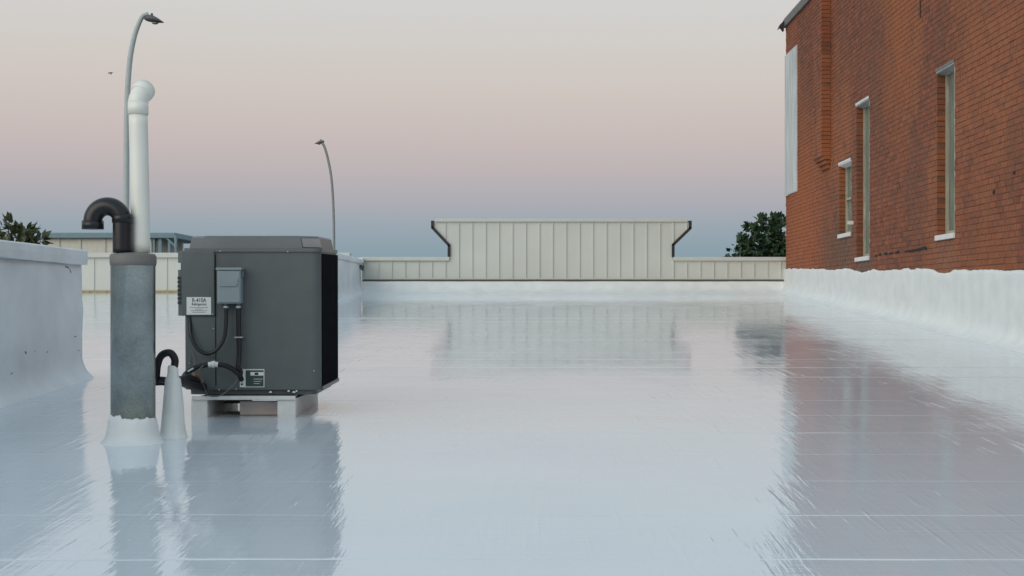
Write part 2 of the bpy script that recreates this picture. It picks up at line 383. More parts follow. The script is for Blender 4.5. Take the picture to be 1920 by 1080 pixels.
# white upstands where the roof meets the walls
up = thing('wall_upstand', 'white coated upstand below the beige metal panels', 'upstand', (.8, 31.9, rz(31.9)))
ox, oy, oz = up.location; rows = []
for i in range(121):
    x = -3.75+9.10*i/120; row = []
    for (dy, dz) in [(-.44, -.012), (-.40, .006), (-.30, .022), (-.20, .05), (-.13, .10), (-.10, .16), (-.085, .235), (-.08, .243), (.0, .246)]:
        yy = 32.0+dy+.012*nz3(x, dz*8, 2, 1.4)
        row.append((x-ox, yy-oy, rz(31.9)-SL*(-dy if dy > -.15 else -dy-.1)+dz+.004*nz3(x, 7, dz, 3)-oz))
    rows.append(row)
MB().grid(rows).build('coating', 'coat', up)
ur = thing('wall_upstand', 'ragged edged white coated upstand along the foot of the brick wall', 'upstand', (5.3, 20, rz(20)))
ox, oy, oz = ur.location; rows = []
NY = 420
for i in range(NY+1):
    yy = -4+36.0*i/NY; top = .38+.0234*(yy-16.4)+.03*nz3(yy, 0, 1, .8)+.018*nz3(yy, 2, 1, 3.5)+.016*nz3(yy, 5, 1, 14)
    if 23.6 < yy < 25.3: top -= .05*math.sin((yy-23.6)/1.7*math.pi)
    if 19.0 < yy < 20.1: top -= .06*math.sin((yy-19.0)/1.1*math.pi)
    b = rz(yy); row = []
    for q, (dx, u) in enumerate([(-.26, -.012), (-.17, .02), (-.10, .06), (-.05, .13), (-.03, .22)]): row.append((5.385+dx+.006*nz3(yy, q, 4, .8)*(q > 0), yy, b+u))
    for v in (.2, .4, .6, .8, .93, 1.0):
        row.append((5.362+.007*nz3(yy, v*2, 8, .9)+.004*nz3(yy*.6, v*9, 1, 3)+(.008 if v == 1. else 0), yy, b+.22+(top-b-.22)*v))
    row.append((5.41, yy, top-.004))
    rows.append([(x-ox, y_-oy, z-oz) for x, y_, z in row])
MB().grid(rows).build('coating', 'coat', ur)

# ------------------------------------------------------------------ beige standing-seam false front
YB = 32.0; PM = YB/F
def bx(px): return (px-VX)*PM
def bz(py): return (VY-py)*PM
ff = thing('false_front', 'beige standing seam metal parapet with raised flared centre and low wings', 'parapet', (.8, YB+.1, bz(523)))
ox, oy, oz = ff.location
def ffm(m, name, ma): m.v = [(x-ox, y-oy, z-oz) for x, y, z in m.v]; return m.build(name, ma, ff)
ZB, ZW, ZT = bz(523), bz(489), bz(416)
XL, XR, XLf, XRf, ZD0, ZD1 = bx(843), bx(1262), bx(812), bx(1294), bz(459), bz(427)
seams = [bx(835)+.2874*i for i in range(-7, 27)]
seams = [s for s in seams if bx(680) < s < bx(1474)]
cuts = sorted(set([bx(680), XLf, XL, XR, XRf, bx(1475)]+seams))
def zflare(x):
    if x <= XL: return ZD0+(ZD1-ZD0)*(XL-x)/(XL-XLf)
    return ZD0+(ZD1-ZD0)*(x-XR)/(XRf-XR)
panel_edges = [bx(680)]+seams+[bx(1475)]
for a, b in zip(panel_edges[:-1], panel_edges[1:]):
    a_, b_ = a+.004, b-.004; pieces = []
    if b_ <= XL or a_ >= XR: pieces.append([(a_, ZB), (b_, ZB), (b_, ZW), (a_, ZW)])
    elif a_ >= XL and b_ <= XR: pieces.append([(a_, ZB), (b_, ZB), (b_, ZT), (a_, ZT)])
    elif a_ < XL: pieces.append([(a_, ZB), (b_, ZB), (b_, ZT), (a_, ZT), (a_, zflare(a_)), (XL, ZD0), (XL, ZW), (a_, ZW)])
    else: pieces.append([(a_, ZB), (b_, ZB), (b_, ZW), (XR, ZW), (XR, ZD0), (b_, zflare(b_)), (b_, ZT), (a_, ZT)])
    if b_ <= XL and b_ > XLf: pieces.append([(max(a_, XLf), zflare(max(a_, XLf))), (b_, zflare(b_)), (b_, ZT), (max(a_, XLf), ZT)])
    if a_ >= XR and a_ < XRf: pieces.append([(a_, zflare(a_)), (min(b_, XRf), zflare(min(b_, XRf))), (min(b_, XRf), ZT), (a_, ZT)])
    for p in pieces: ffm(MB().prism(p, 'y', YB+random.uniform(-.001, .002), YB+.05), 'panel', 'panel')
for s in seams:
    if XLf < s < XRf:
        segs = [(ZB+.02, ZT)] if XL < s < XR else [(ZB+.02, ZW), (zflare(s)+.03, ZT)]
    else: segs = [(ZB+.02, ZW)]
    for z0, z1 in segs: ffm(MB().prism([(s-.013, YB+.004), (s-.010, YB-.024), (s+.010, YB-.024), (s+.013, YB+.004)], 'z', z0, z1), 'seam', 'panel')
ffm(MB().bbox(bx(678), XL-.004, YB-.06, YB+.30, ZW, bz(482), .008), 'coping', 'panel_trim')
ffm(MB().bbox(XR+.004, bx(1476), YB-.06, YB+.30, ZW, bz(482), .008), 'coping', 'panel_trim')
ffm(MB().bbox(XLf+.05, XRf-.05, YB-.05, YB+.30, ZT, bz(410), .008), 'coping', 'panel_trim')
ffm(MB().box(bx(680), bx(1475), YB-.055, YB+.001, ZB-.012, ZB+.018), 'drip_edge', 'panel_trim')
ffm(MB().box(bx(680), bx(1475), YB-.075, YB+.06, ZB-.040, ZB-.013), 'sealant_or_shadow_strip', 'cracks_and_shadow')  # dark strip painted in for the shadow line under the drip edge
def strip(path, name):
    m = MB(); w = .03
    for (x0, z0), (x1, z1) in zip(path[:-1], path[1:]):
        d = Vector((x1-x0, z1-z0)).normalized(); n_ = Vector((-d.y, d.x))*w; e = d*.012
        m.prism([(x0-e.x+n_.x, z0-e.y+n_.y), (x1+e.x+n_.x, z1+e.y+n_.y), (x1+e.x-n_.x, z1+e.y-n_.y), (x0-e.x-n_.x, z0-e.y-n_.y)], 'y', YB-.045, YB+.28)
    ffm(m, name, 'dark_trim')
strip([(bx(811), bz(415)), (bx(811), bz(427)), (bx(842), bz(460)), (bx(842), bz(480))], 'edge_trim')
strip([(bx(1294), bz(415)), (bx(1294), bz(428)), (bx(1262), bz(459)), (bx(1262), bz(481))], 'edge_trim')
ffm(MB().box(bx(679), bx(1476), YB+.055, YB+.25, GZ+.13, ZW-.01), 'backing', 'deck')
ffm(MB().prism([(XL+.03, ZW-.01), (XR-.03, ZW-.01), (XR-.03, ZD0), (XRf-.03, ZD1), (XRf-.03, ZT-.01), (XLf+.03, ZT-.01), (XLf+.03, ZD1), (XL+.03, ZD0)], 'y', YB+.055, YB+.25), 'backing', 'deck')
# neighbour's front parapet, seen beyond the left wall
nf = thing('false_front', 'plain low beige panel wall behind the galvanised pipe', 'parapet', (-7.6, YB+.05, bz(546)))
ox, oy, oz = nf.location
def nfm(m, name, ma): m.v = [(x-ox, y-oy, z-oz) for x, y, z in m.v]; return m.build(name, ma, nf)
x = RX0
while x < -3.95:
    x1 = min(x+.52, -3.93); nfm(MB().bbox(x+.003, x1-.003, YB+.02, YB+.06, bz(545), bz(483), .004, 1), 'panel', 'panel'); x += .52
    if x < -3.95: nfm(MB().box(x-.01, x+.01, YB, YB+.02, bz(543), bz(483)), 'seam', 'panel')
nfm(MB().bbox(RX0, -3.93, YB-.05, YB+.3, bz(483), bz(474), .008), 'coping', 'panel_trim')
nfm(MB().bbox(RX0, -3.93, YB-.02, YB+.02, bz(548.5), bz(545), .008), 'sealant_or_shadow_strip', 'rust')
nfm(MB().box(RX0, -3.93, YB+.061, YB+.25, GZ+.13, bz(484)), 'backing', 'deck')
# grey joint block at the meeting of the copings
jb = MB().bbox(-3.80, -3.62, 31.72, 31.93, .87, .985, .02).build('joint_cover', 'coat2', pf)
jb.location = tuple(-v for v in pf.location)
jb = MB().prism([(-3.74, .82), (-3.66, .84), (-3.60, .80), (-3.63, .70), (-3.66, .72)], 'y', 31.78, 31.84).build('lifted_flashing', 'cracks_and_shadow', pf)
jb.location = tuple(-v for v in pf.location)

# ------------------------------------------------------------------ brick building
WX = 5.40; PX = 5.23; YE = 31.93; PY0 = 27.1; PY1 = 27.95; PZ0 = 2.48
bb = thing('brick_building', 'old red brick building with tall narrow windows beside the white roof', 'building', (10, 20, GZ))
ox, oy, oz = bb.location
def bbm(m, name, ma, parent=None, **kw):
    m.v = [(x-ox, y-oy, z-oz) for x, y, z in m.v]; return m.build(name, ma, parent or bb, **kw)
ZTOP = 5.92
wins = [dict(y0=19.14, y1=19.97, z0=.91, z1=3.12, k='a'), dict(y0=24.0, y1=24.95, z0=.77, z1=3.33, k='b'), dict(y0=25.37, y1=26.36, z0=1.22, z1=2.47, k='c')]
holes_cut = [(w['y0'], w['y1'], w['z0'], w['z1']) for w in wins]
def mortar_slab(m, x0, x1, ya, yb, za, zb, holes):
    ysp = sorted(set([ya, yb]+[v for h in holes for v in h[:2]])); zsp = sorted(set([za, zb]+[v for h in holes for v in h[2:]]))
    for y0, y1 in zip(ysp[:-1], ysp[1:]):
        run = None
        for z0, z1 in zip(zsp[:-1], zsp[1:]):
            cy, cz = (y0+y1)/2, (z0+z1)/2
            if any(h[0] < cy < h[1] and h[2] < cz < h[3] for h in holes):
                if run: m.box(x0, x1, y0, y1, run[0], run[1]); run = None
            else: run = (run[0], z1) if run else (z0, z1)
        if run: m.box(x0, x1, y0, y1, run[0], run[1])
YN = 8.0
mo = MB(); pad = .012
mortar_slab(mo, WX+.005, WX+.20, YN, YE-.02, -.6, ZTOP, [(a-pad, b+pad, c-pad, d+pad) for a, b, c, d in holes_cut])
bbm(mo, 'mortar', 'mortar')
mo = MB().box(PX+.006, WX+.004, PY0+.010, PY1-.010, PZ0+.20, ZTOP); bbm(mo, 'mortar', 'mortar')
CHh, BH, BL, JT = .0735, .063, .205, .011
def wv(y, k): return .009*noise.noise((y*.45, k*.11, 2))+.003*noise.noise((y*2.1, k*.5, 5))
def brick_box(x0, x1, y0, y1, z0, z1):
    j = lambda s: random.uniform(-s, s)
    m = []
    for x in (x0, x1):
        for y in (y0, y1):
            for z in (z0, z1): m.append((x+(j(.0015) if x == x0 else 0), y+j(.003), z+j(.003)))
    return m
BF = [(0,1,3,2), (4,6,7,5), (0,4,5,1), (2,3,7,6), (0,2,6,4), (1,5,7,3)]
allb = []; greyb = []
def missing(y, z): return False
def lay(x0, x1, ya, yb, za, zb, holes, seed):
    z = za; k = 0
    while z+BH < zb:
        header = (k % 7 == 3); step = (.105 if header else BL+JT)
        y = ya-((k % 2)*.5+.13*(k % 3))*step
        while y < yb:
            p, q = max(y, ya), min(y+step-JT, yb)
            segs = [(p, q)]
            for h in holes:
                if h[2]-.03 < z+BH/2 < h[3]+.02:
                    ns = []
                    for s0, s1 in segs:
                        if s1 <= h[0] or s0 >= h[1]: ns.append((s0, s1)); continue
                        if s0 < h[0]: ns.append((s0, h[0]))
                        if s1 > h[1]: ns.append((h[1], s1))
                    segs = ns
            for s0, s1 in segs:
                if s1-s0 < .025 or missing((s0+s1)/2, z+BH/2): continue
                pr = random.gauss(0, .0012) if random.random() > .04 else -.005
                cy, cz = (s0+s1)/2, z+BH/2
                gy = any(w['y0']-.05 < cy < w['y1']+.05 and cz < w['z0'] for w in wins)
                (greyb if gy else allb).append((brick_box(x0+pr, x1, s0, s1, z+wv(s0, k), z+wv(s1, k)+BH), cy, cz))
            y += step
        z += CHh; k += 1
lay(WX, WX+.125, YN, YE, .10, ZTOP, holes_cut, 1)
lay(PX, PX+.165, PY0, PY1, PZ0+.22, ZTOP, [], 2)
# corbelled foot of the thickened bay
for i, dep in enumerate((.05, .10, .14)):
    z = PZ0+i*CHh; y = PY0+.03*(2-i)
    while y < PY1-.05:
        b_ = min(y+BL, PY1-.02*(2-i)); allb.append((brick_box(WX-dep, WX-.004, y, b_, z, z+BH), (y+b_)/2, z)); y += BL+JT
vis = []
for i, (vs, y, z) in enumerate(allb):
    px, py = VX+F*WX/y, VY-F*z/y
    if 1560 < px < 1925 and -4 < py < 500: vis.append((y, i))
vis.sort(); single = set(i for _, i in vis[:298])
rest = MB()
for i, (vs, y, z) in enumerate(allb):
    if i in single: bbm(MB().add(vs, BF), 'brick', 'brick')
    else: rest.add(vs, BF)
bbm(rest, 'brickwork', 'brick', kind='stuff')
rest = MB()
for vs, y, z in greyb: rest.add(vs, BF)
bbm(rest, 'infill_brickwork', 'brick_grey', kind='stuff', label='greyish brick infill below the windows')
bbm(MB().box(WX+.22, 15, YN, YE-.02, GZ, ZTOP-.05), 'body', 'deck')
bbm(MB().box(WX+.21, WX+.218, YN+.1, YE-.1, -.5, ZTOP-.1), 'interior_screen', 'dark')
# coping along the top with its bracket at the corner
cp = bbm(MB().prism([(WX-.05, ZTOP-.01), (WX-.06, ZTOP+.13), (WX-.02, ZTOP+.20), (WX+.5, ZTOP+.24), (WX+.5, ZTOP-.01)], 'y', YN, YE+.06), 'coping', 'coping')
m = MB().prism([(WX-.06, ZTOP+.12), (WX-.14, ZTOP+.04), (WX-.18, ZTOP-.06), (WX-.12, ZTOP-.02), (WX-.06, ZTOP-.10)], 'y', YE-.12, YE+.05)
bbm(m, 'gutter_end', 'dark_trim')
# white boarded opening on the bay
wp = bbm(MB().box(WX-.014, WX-.004, 30.50, 31.92, 2.30, 5.30), 'boarded_opening', 'whiteboard', label='tall white board fixed over an opening')
for i in range(4):
    y0 = 30.50+i*.355
    o = MB().bbox(WX-.030+random.uniform(0, .004), WX-.015, y0+.004, y0+.351, 2.30+random.uniform(-.02, .02), 5.30, .006, 1)
    o.v = [(a-ox, b-oy, c-oz) for a, b, c in o.v]; o.build('plank', 'whiteboard', wp)
for w in wins:
    y0, y1, z0, z1 = w['y0'], w['y1'], w['z0'], w['z1']
    fr = MB(); X0 = WX+.11; fw = .06
    fr.box(X0, X0+.08, y0+.002, y0+fw, z0, z1-.002); fr.box(X0, X0+.08, y1-fw, y1-.002, z0, z1-.002)
    fr.box(X0+.002, X0+.078, y0+fw, y1-fw, z1-fw-.01, z1-.003); fr.box(X0+.002, X0+.078, y0+fw, y1-fw, z0+.002, z0+fw)
    if w['k'] == 'c': fr.box(X0-.004, X0+.076, y0+fw, y1-fw, z0+(z1-z0)*.48, z0+(z1-z0)*.48+.04)
    wf = bbm(fr, 'window', 'frame')
    def wpt(mb, name, ma): mb.v = [(a-ox, b-oy, c-oz) for a, b, c in mb.v]; mb.build(name, ma, wf)
    n = 5; ww = (y1-y0-2*fw)/n
    for i in range(n):
        wpt(MB().bbox(X0+.018+random.uniform(0, .012), X0+.06, y0+fw+i*ww+.003, y0+fw+(i+1)*ww-.003, z0+fw, z1-fw, .004, 1), 'board', 'board')
    # cream strip along the near jamb, standing proud
    wpt(MB().bbox(WX+.003, WX+.030, y0+.002, y0+.032, z0+.03, z1-.01, .004, 1), 'trim', 'frame')
    wpt(MB().bbox(WX-.034, WX+.11, y0-.01, y1+.01, z0-.065, z0+.003, .006), 'sill', 'sill')
    wpt(MB().prism([(WX-.010, z1+.002), (WX-.014, z1-.04), (WX+.115, z1-.075), (WX+.115, z1-.002)], 'y', y0+.003, y1-.003), 'lintel', 'sill' if w['k'] == 'c' else 'flash')
    wpt(MB().bbox(WX-.020, WX-.0105, y0-.01, y1+.005, z1-.022, z1+.018, .003, 1), 'lintel_edge', 'coping' if w['k'] == 'a' else 'sill')
# spike lamp bracket between the two far windows
bbm(MB().bbox(WX-.10, WX-.002, 25.16, 25.20, 1.34, 1.40, .006), 'wall_bracket', 'sill')
# one course with rotted joints: dark ragged sockets
random.seed(31)
for p0, p1 in [(1641, 1645), (1648, 1652), (1658, 1664), (1667, 1675), (1679, 1686), (1697, 1705), (1706, 1716), (1717, 1727), (1728, 1738), (1900, 1904), (1862, 1866)]:
    ya, yb = WX*F/(p1-VX), WX*F/(p0-VX); z = .765+random.uniform(-.008, .008); h = random.uniform(.016, .030)
    if p0 > 1800: z = 1.42+random.uniform(-.2, .2)
    n_ = 7; up_ = [(ya+(yb-ya)*i/n_, z+h*random.uniform(.5, 1)) for i in range(n_+1)]; dn = [(ya+(yb-ya)*i/n_, z-h*random.uniform(.4, 1)) for i in range(n_, -1, -1)]
    bbm(MB().prism(up_+dn, 'x', WX-.006, WX+.05), 'socket', 'dark')
for (px, z0, z1) in [(1726, 4.0, 4.25)]:
    d = WX*F/(px-VX); bbm(MB().box(WX-.015, WX+.005, d-.015, d+.015, z0, z1), 'anchor_plate', 'dark_trim')

# ------------------------------------------------------------------ condenser unit
AD = 10.2; AK = F/AD; AX = -1.92; AZ = -.62
un = thing('condenser_unit', 'grey outdoor air conditioning condenser on a low white stand', 'condenser', (AX, AD, AZ), rot=(math.radians(1.1), 0, 0))
def ax(px): return (px-VX)/AK-AX
def az(py): return (VY-py)/AK-AZ
UL, UR, UD, UH = ax(345), ax(601), .89, az(467)
def rrect(x0, x1, y0, y1, r, n=6):
    P = []
    for cx, cy, a in ((x1-r, y0+r, -90), (x1-r, y1-r, 0), (x0+r, y1-r, 90), (x0+r, y0+r, 180)):
        for i in range(n+1):
            q = math.radians(a+90*i/n); P.append((cx+r*math.cos(q), cy+r*math.sin(q)))
    return P
XS = ax(405)
cab = MB()
P = rrect(UL, UR, 0, UD, .055)
cab.prism(P, 'z', .035, UH-.02)
cabo = cab.build('cabinet', 'unit', un)
MB().prism(rrect(UL+.03, UR-.035, .03, UD-.03, .05), 'z', 0, .034).build('base_pan', 'unit', un)
MB().prism(rrect(UL-.004, UR+.008, -.012, UD+.008, .06), 'z', UH-.019, UH+.006).build('top_rim', 'unit_cap', un)
# raised octagonal cap
def octo(i, c): return [(UL+i+c, i), (UR-i-c, i), (UR-i, i+c), (UR-i, UD-i-c), (UR-i-c, UD-i), (UL+i+c, UD-i), (UL+i, UD-i-c), (UL+i, i+c)]
cm = MB(); zz = [(.012, .11, UH+.006), (.026, .11, UH+.078), (.034, .11, UH+.088), (.05, .115, UH+.092)]
rows = [[(x, y, z) for x, y in octo(i, c)] for i, c, z in zz]
vs = [p for r in rows for p in r]
cm.add(vs, [(i*8+k_, i*8+(k_+1) % 8, (i+1)*8+(k_+1) % 8, (i+1)*8+k_) for i in range(3) for k_ in range(8)]+[tuple(range(24, 32))])
capo = cm.build('top_cap', 'unit_cap', un)
lit_facet = MB().add([(UR-.012-.11+.004, .010, UH+.012), (UR-.0085, .118, UH+.012), (UR-.0225, .132, UH+.074), (UR-.026-.106, .024, UH+.074)], [(0, 1, 2, 3)])
lit_facet.v = [(x+.0016, y-.0016, z+.0004) for x, y, z in lit_facet.v]; lit_facet.build('sticker_or_lit_facet', 'sticker_or_lit_facet', capo, label='cap corner facet painted pale pink as if catching the glow')  # light on the corner facet, painted as a thin pale pink overlay
gm = MB()
for i in range(1, 9):
    r = .035*i+.04
    gm.tube([(UL/2+UR/2+r*math.cos(a), UD/2+r*math.sin(a), UH+.090) for a in [j*math.pi/16 for j in range(33)]], .004, 6, False)
for a in range(8): gm.tube([((UL+UR)/2+.04*math.cos(a*math.pi/4), UD/2+.04*math.sin(a*math.pi/4), UH+.089), ((UL+UR)/2+.34*math.cos(a*math.pi/4), UD/2+.34*math.sin(a*math.pi/4), UH+.089)], .004, 6)
gm.build('fan_grille', 'black', capo)
# right side: black coil behind a guard, framed by corner posts
cl = MB().box(UR-.002, UR+.004, .062, UD-.02, .055, UH-.03).build('coil', 'coil', un)
gm = MB()
for i in range(40):
    y = .07+(UD-.1)*i/39; gm.box(UR+.0045, UR+.008, y-.003, y+.003, .058, UH-.034)
gm.build('guard', 'coil', cl)
MB().prism([(UR-.002, .058), (UR+.010, .058), (UR+.012, UD), (UR-.002, UD)], 'z', .03, .054).build('bottom_rail', 'unit_cap', un)
# service panel (left of the seam) with the wider control box above
sp = MB().prism([(UL+.012, -.004), (XS-.004, -.004), (XS-.004, .03), (UL+.012, .03)], 'z', .05, az(593)).build('service_panel', 'unit', un)
MB().box(XS-.002, XS+.002, -.0035, .01, .06, UH-.04).build('panel_seam', 'dark', un)
cbx = MB().bbox(ax(342), XS-.003, -.02, .06, az(592), az(470), .006).build('control_box', 'unit', un)
e = MB().prism([(ax(333), .03), (ax(343), -.017), (ax(343), .06), (ax(333), .06)], 'z', az(592), az(470)).build('box_flange', 'unit', cbx)
MB().prism([(ax(333)-.002, .026), (ax(342)-.002, -.017), (ax(342)-.0035, -.0185), (ax(333)-.0035, .0245)], 'z', az(506), az(493)).build('sticker_or_lit_facet', 'label', cbx)
for i in range(7):
    z = az(570)+i*.028
    MB().prism([(ax(333)-.002, .026), (ax(342)-.002, -.017), (ax(342)-.0035, -.0185), (ax(333)-.0035, .0245)], 'z', z, z+.019).build('louvre', 'black', cbx)
def text(s, size, x, z, y, parent, ma='ink', w=None, name='lettering'):
    cu = bpy.data.curves.new('t', 'FONT'); cu.body = s; cu.size = size; cu.align_x = 'CENTER'; cu.offset = size*.012
    to = bpy.data.objects.new('t', cu); C.objects.link(to); bpy.context.view_layer.update()
    me = bpy.data.meshes.new_from_object(to.evaluated_get(bpy.context.evaluated_depsgraph_get()))
    bpy.data.objects.remove(to)
    k_ = 1
    if w:
        xs = [v.co.x for v in me.vertices]; k_ = w/(max(xs)-min(xs))
    for v in me.vertices: v.co = Vector((x+v.co.x*k_, y, z+v.co.y))
    me.materials.clear(); me.materials.append(M[ma])
    o = bpy.data.objects.new(name, me); C.objects.link(o); o.parent = parent; return o
lb = MB().bbox(ax(352), ax(398), -.0235, -.020, az(590), az(557), .0012, 1).build('label_plate', 'label', un, label='white refrigerant label')
text('R-410A', .040, ax(375.5), az(566.5), -.0242, lb, w=.095)
text('Refrigerant', .026, ax(375.5), az(572.5), -.0242, lb, w=.10)
for i, w in enumerate((.125, .05, .11, .09)):
    z = az(577+i*2.9); c_ = ax(375)
    MB().box(c_-w/2, c_+w/2, -.0244, -.0234, z, z+.003).build('print_line', 'wire', lb)
l2 = MB().box(ax(450), ax(496), -.004, -.0005, az(726), az(692)).build('label_plate', 'label', un, label='green and white wiring diagram label')
MB().box(ax(461), ax(494.5), -.0052, -.0042, az(724.5), az(694)).build('print_block', 'label_green', l2)
MB().box(ax(470), ax(494.5), -.0062, -.0054, az(704), az(697.5)).build('print_block', 'label', l2)
MB().box(ax(478), ax(485), -.0070, -.0064, az(703), az(698.5)).build('print_block', 'ink', l2)
for i in range(3): MB().box(ax(476), ax(493-i*3), -.0062, -.0054, az(711+i*4.2), az(710.2+i*4.2)).build('print_line', 'label', l2)
MB().prism([(ax(454), az(714)), (ax(456.5), az(718)), (ax(454), az(716)), (ax(451.6), az(718))], 'y', -.0052, -.0042).build('print_block', 'ink', l2)
MB().box(ax(452), ax(456), -.0052, -.0042, az(722), az(719)).build('print_block', 'ink', l2)
# disconnect switch box
db = MB().bbox(ax(412.5), ax(457), -.085, -.001, az(569), az(505), .006).build('disconnect_box', 'box', un, label='pale grey electrical disconnect box')
MB().bbox(ax(411), ax(459), -.10, -.004, az(506.5), az(502), .004).build('rain_hood', 'box', db)
MB().bbox(ax(414), ax(455.5), -.094, -.084, az(567), az(508), .005).build('cover', 'box', db)
MB().bbox(ax(418), ax(449), -.103, -.094, az(537), az(534), .0025, 1).build('cover_lip', 'box', db)
MB().bbox(ax(448), ax(452), -.102, -.094, az(535), az(522), .0025, 1).build('hasp', 'box', db)
MB().bbox(ax(457.2), ax(461), -.07, -.02, az(520), az(508), .003, 1).build('latch', 'unit_cap', db)
for px in (427, 450):
    c_ = MB().lathe([(.020, 0), (.020, .012), (.015, .014), (.015, .03)], 14).build('conduit_fitting', 'screw', db); c_.location = (ax(px), -.045, az(569)-.03)
MB().tube(smoothpath([(ax(427), -.045, az(574)), (ax(427.5), -.05, az(600)), (ax(424), -.055, az(632)), (ax(410), -.06, az(655)), (ax(391), -.06, az(662)), (ax(373), -.055, az(652)), (ax(361), -.04, az(628)), (ax(357), -.01, az(605)), (ax(356), .0, az(588))], 8), .0125, 10).build('conduit', 'black', un)
MB().tube(smoothpath([(ax(450), -.045, az(574)), (ax(450.5), -.045, az(620)), (ax(451), -.042, az(660)), (ax(449), -.05, az(692))], 8), .0165, 10).build('conduit', 'black', un)
MB().bbox(ax(443), ax(459), -.066, -.001, az(633), az(630.5), .002, 1).build('strap', 'screw', un)
for (px, py) in [(415, 471), (541, 472), (401, 589), (401, 616), (589, 695), (411, 731), (443, 730), (356, 681)]:
    s_ = MB().lathe([(.0055, 0), (.0055, .003), (.003, .005)], 10).build('screw', 'screw', un); s_.rotation_euler = (math.pi/2, 0, 0); s_.location = (ax(px), -.004 if px > 405 or py > 600 else -.021, az(py))
    if py < 480: s_.location.y = -.013
for (px, py, w) in [(507, 735, .02), (541, 733, .016), (551, 735, .022), (556, 733, .012)]:
    MB().prism([(ax(px)-w/2, az(py)-.004), (ax(px)+w/2, az(py)-.006), (ax(px)+w*.4, az(py)+.006), (ax(px)-w*.3, az(py)+.005)], 'y', -.0035, .004).build('paint_splash', 'label', un)

# stand under the unit
st = thing('equipment_stand', 'low white painted timber stand under the condenser', 'stand', (AX, AD+.4, rz(AD+.4)))
ox, oy, oz = st.location
def stm(m, name, ma): m.v = [(x-ox, y-oy, z-oz) for x, y, z in m.v]; return m.build(name, ma, st)
def sleeper(px0, px1, name):
    x0, x1 = (px0-VX)/AK, (px1-VX)/AK; y0, y1 = AD-.03, AD+1.02
    m = MB().bbox(x0, x1, y0, y1, 0, 1, .01)
    m.v = [(x, y, (rz(y)-.01)+(z)*((AZ-.022)-rz(y)+.01) if True else z) for x, y, z in m.v]
    stm(m, name, 'wood_white')
sleeper(360, 391, 'sleeper'); sleeper(521, 556, 'sleeper')
stm(MB().bbox((362-VX)/AK, (556-VX)/AK, AD-.045, AD-.033, AZ-.033, AZ-.006, .003, 1), 'front_rail', 'wood_white')
stm(MB().bbox((381-VX)/AK, (551-VX)/AK, AD-.03, AD+.16, AZ-.02, AZ-.003, .003, 1), 'support_plate', 'unit_cap')
stm(MB().bbox((381-VX)/AK, (551-VX)/AK, AD+.70, AD+.88, AZ-.02, AZ+.010, .003, 1), 'support_plate', 'unit_cap')
stm(MB().bbox((444-VX)/AK, (520-VX)/AK, AD+.10, AD+.14, rz(AD+.12)+.002, AZ-.05, .004, 1), 'cross_board', 'wood_pink')
stm(MB().bbox((392-VX)/AK, (443-VX)/AK, AD+.55, AD+.59, rz(AD+.57)+.03, AZ-.03, .004, 1), 'cross_board', 'wood_bare')

# insulated refrigerant lines rising out of the roof jack into the cabinet
RJ = (.0, .0)
jx, jy = (324-VX)*9.2/F, 9.2
rj = thing('pipe_jack', 'slim white coated cone around the refrigerant lines beside the condenser', 'roof jack', (jx, jy, rz(jy)))
JK = F/jy
def jz(py): return (VY-py)/JK-rz(jy)
MB().lathe([(.115, -.012), (.088, .003), (.076, .03), (.070, .1), (.060, .22), (.049, .33), (.047, .358), (.036, .372), (.033, .40), (.032, .425), (.029, .438), (.020, .443), (.0, .444)], 28, wob=.12).build('cone', 'coat', rj)
rl = thing('refrigerant_line', 'black insulated hose looping from the white cone to the condenser', 'pipe', (jx+.03, jy, rz(jy)+.35))
ox, oy, oz = rl.location
def tb(pts, r, name, ma, seg=10):
    m = MB().tube(smoothpath([at(px, py, d) for px, py, d in pts], 8), r, seg); m.v = [(x-ox, y-oy, z-oz) for x, y, z in m.v]; return m.build(name, ma, rl)
tb([(326, 692, 9.2), (328, 675, 9.195), (321, 663, 9.19), (311, 662, 9.19), (301, 669, 9.2), (295, 686, 9.22), (293, 705, 9.25), (292, 716, 9.26)], .023, 'insulation', 'rubber', 14)
tb([(287, 714, 9.26), (300, 712, 9.26), (310, 713, 9.23), (318, 714, 9.2)], .021, 'insulation', 'rubber', 14)
tb([(288, 721, 9.28), (303, 720, 9.28), (320, 722, 9.28), (338, 720, 9.45)], .009, 'pipe', 'rubber')
tb([(326, 712, 9.22), (341, 716, 9.5), (356, 722, 9.85), (375, 726, 10.12), (388, 724, 10.3)], .029, 'insulation', 'rubber', 14)
tb([(328, 711, 9.22), (341, 712, 9.6), (353, 708, 9.9), (368, 714, 10.1), (382, 718, 10.3)], .024, 'insulation', 'rubber', 14)
tb([(341, 713, 9.6), (350, 699, 10.0), (365, 690, 10.06), (382, 685, 10.08), (400, 683, 10.08), (420, 685, 10.08), (436, 692, 10.10), (448, 702, 10.12), (453, 712, 10.16)], .017, 'insulation', 'rubber', 14)
tb([(391, 684, 10.075), (397, 683.5, 10.075), (402, 683, 10.075), (409, 684, 10.075)], [.019]*9+[.024]*9+[.018]*7, 'tape_wrap', 'tape', 12)
tb([(444, 689, 10.1), (452, 695, 10.11), (451, 705, 10.12), (447, 700, 10.12)], .012, 'insulation', 'rubber')
tb([(372, 699, 10.05), (380, 718, 10.09), (388, 738, 10.12), (396, 743, 10.12), (412, 742, 10.12), (428, 731, 10.13), (442, 716, 10.13), (443, 703, 10.12), (430, 689, 10.1), (410, 679, 10.08), (390, 680, 10.08), (374, 692, 10.05), (371, 698, 10.05)], .0038, 'wire_tie', 'wire', 6)
tb([(353, 683, 10.17), (361, 662, 10.17), (366, 686, 10.12), (378, 694, 10.1)], .0035, 'wire_tie', 'wire', 6)
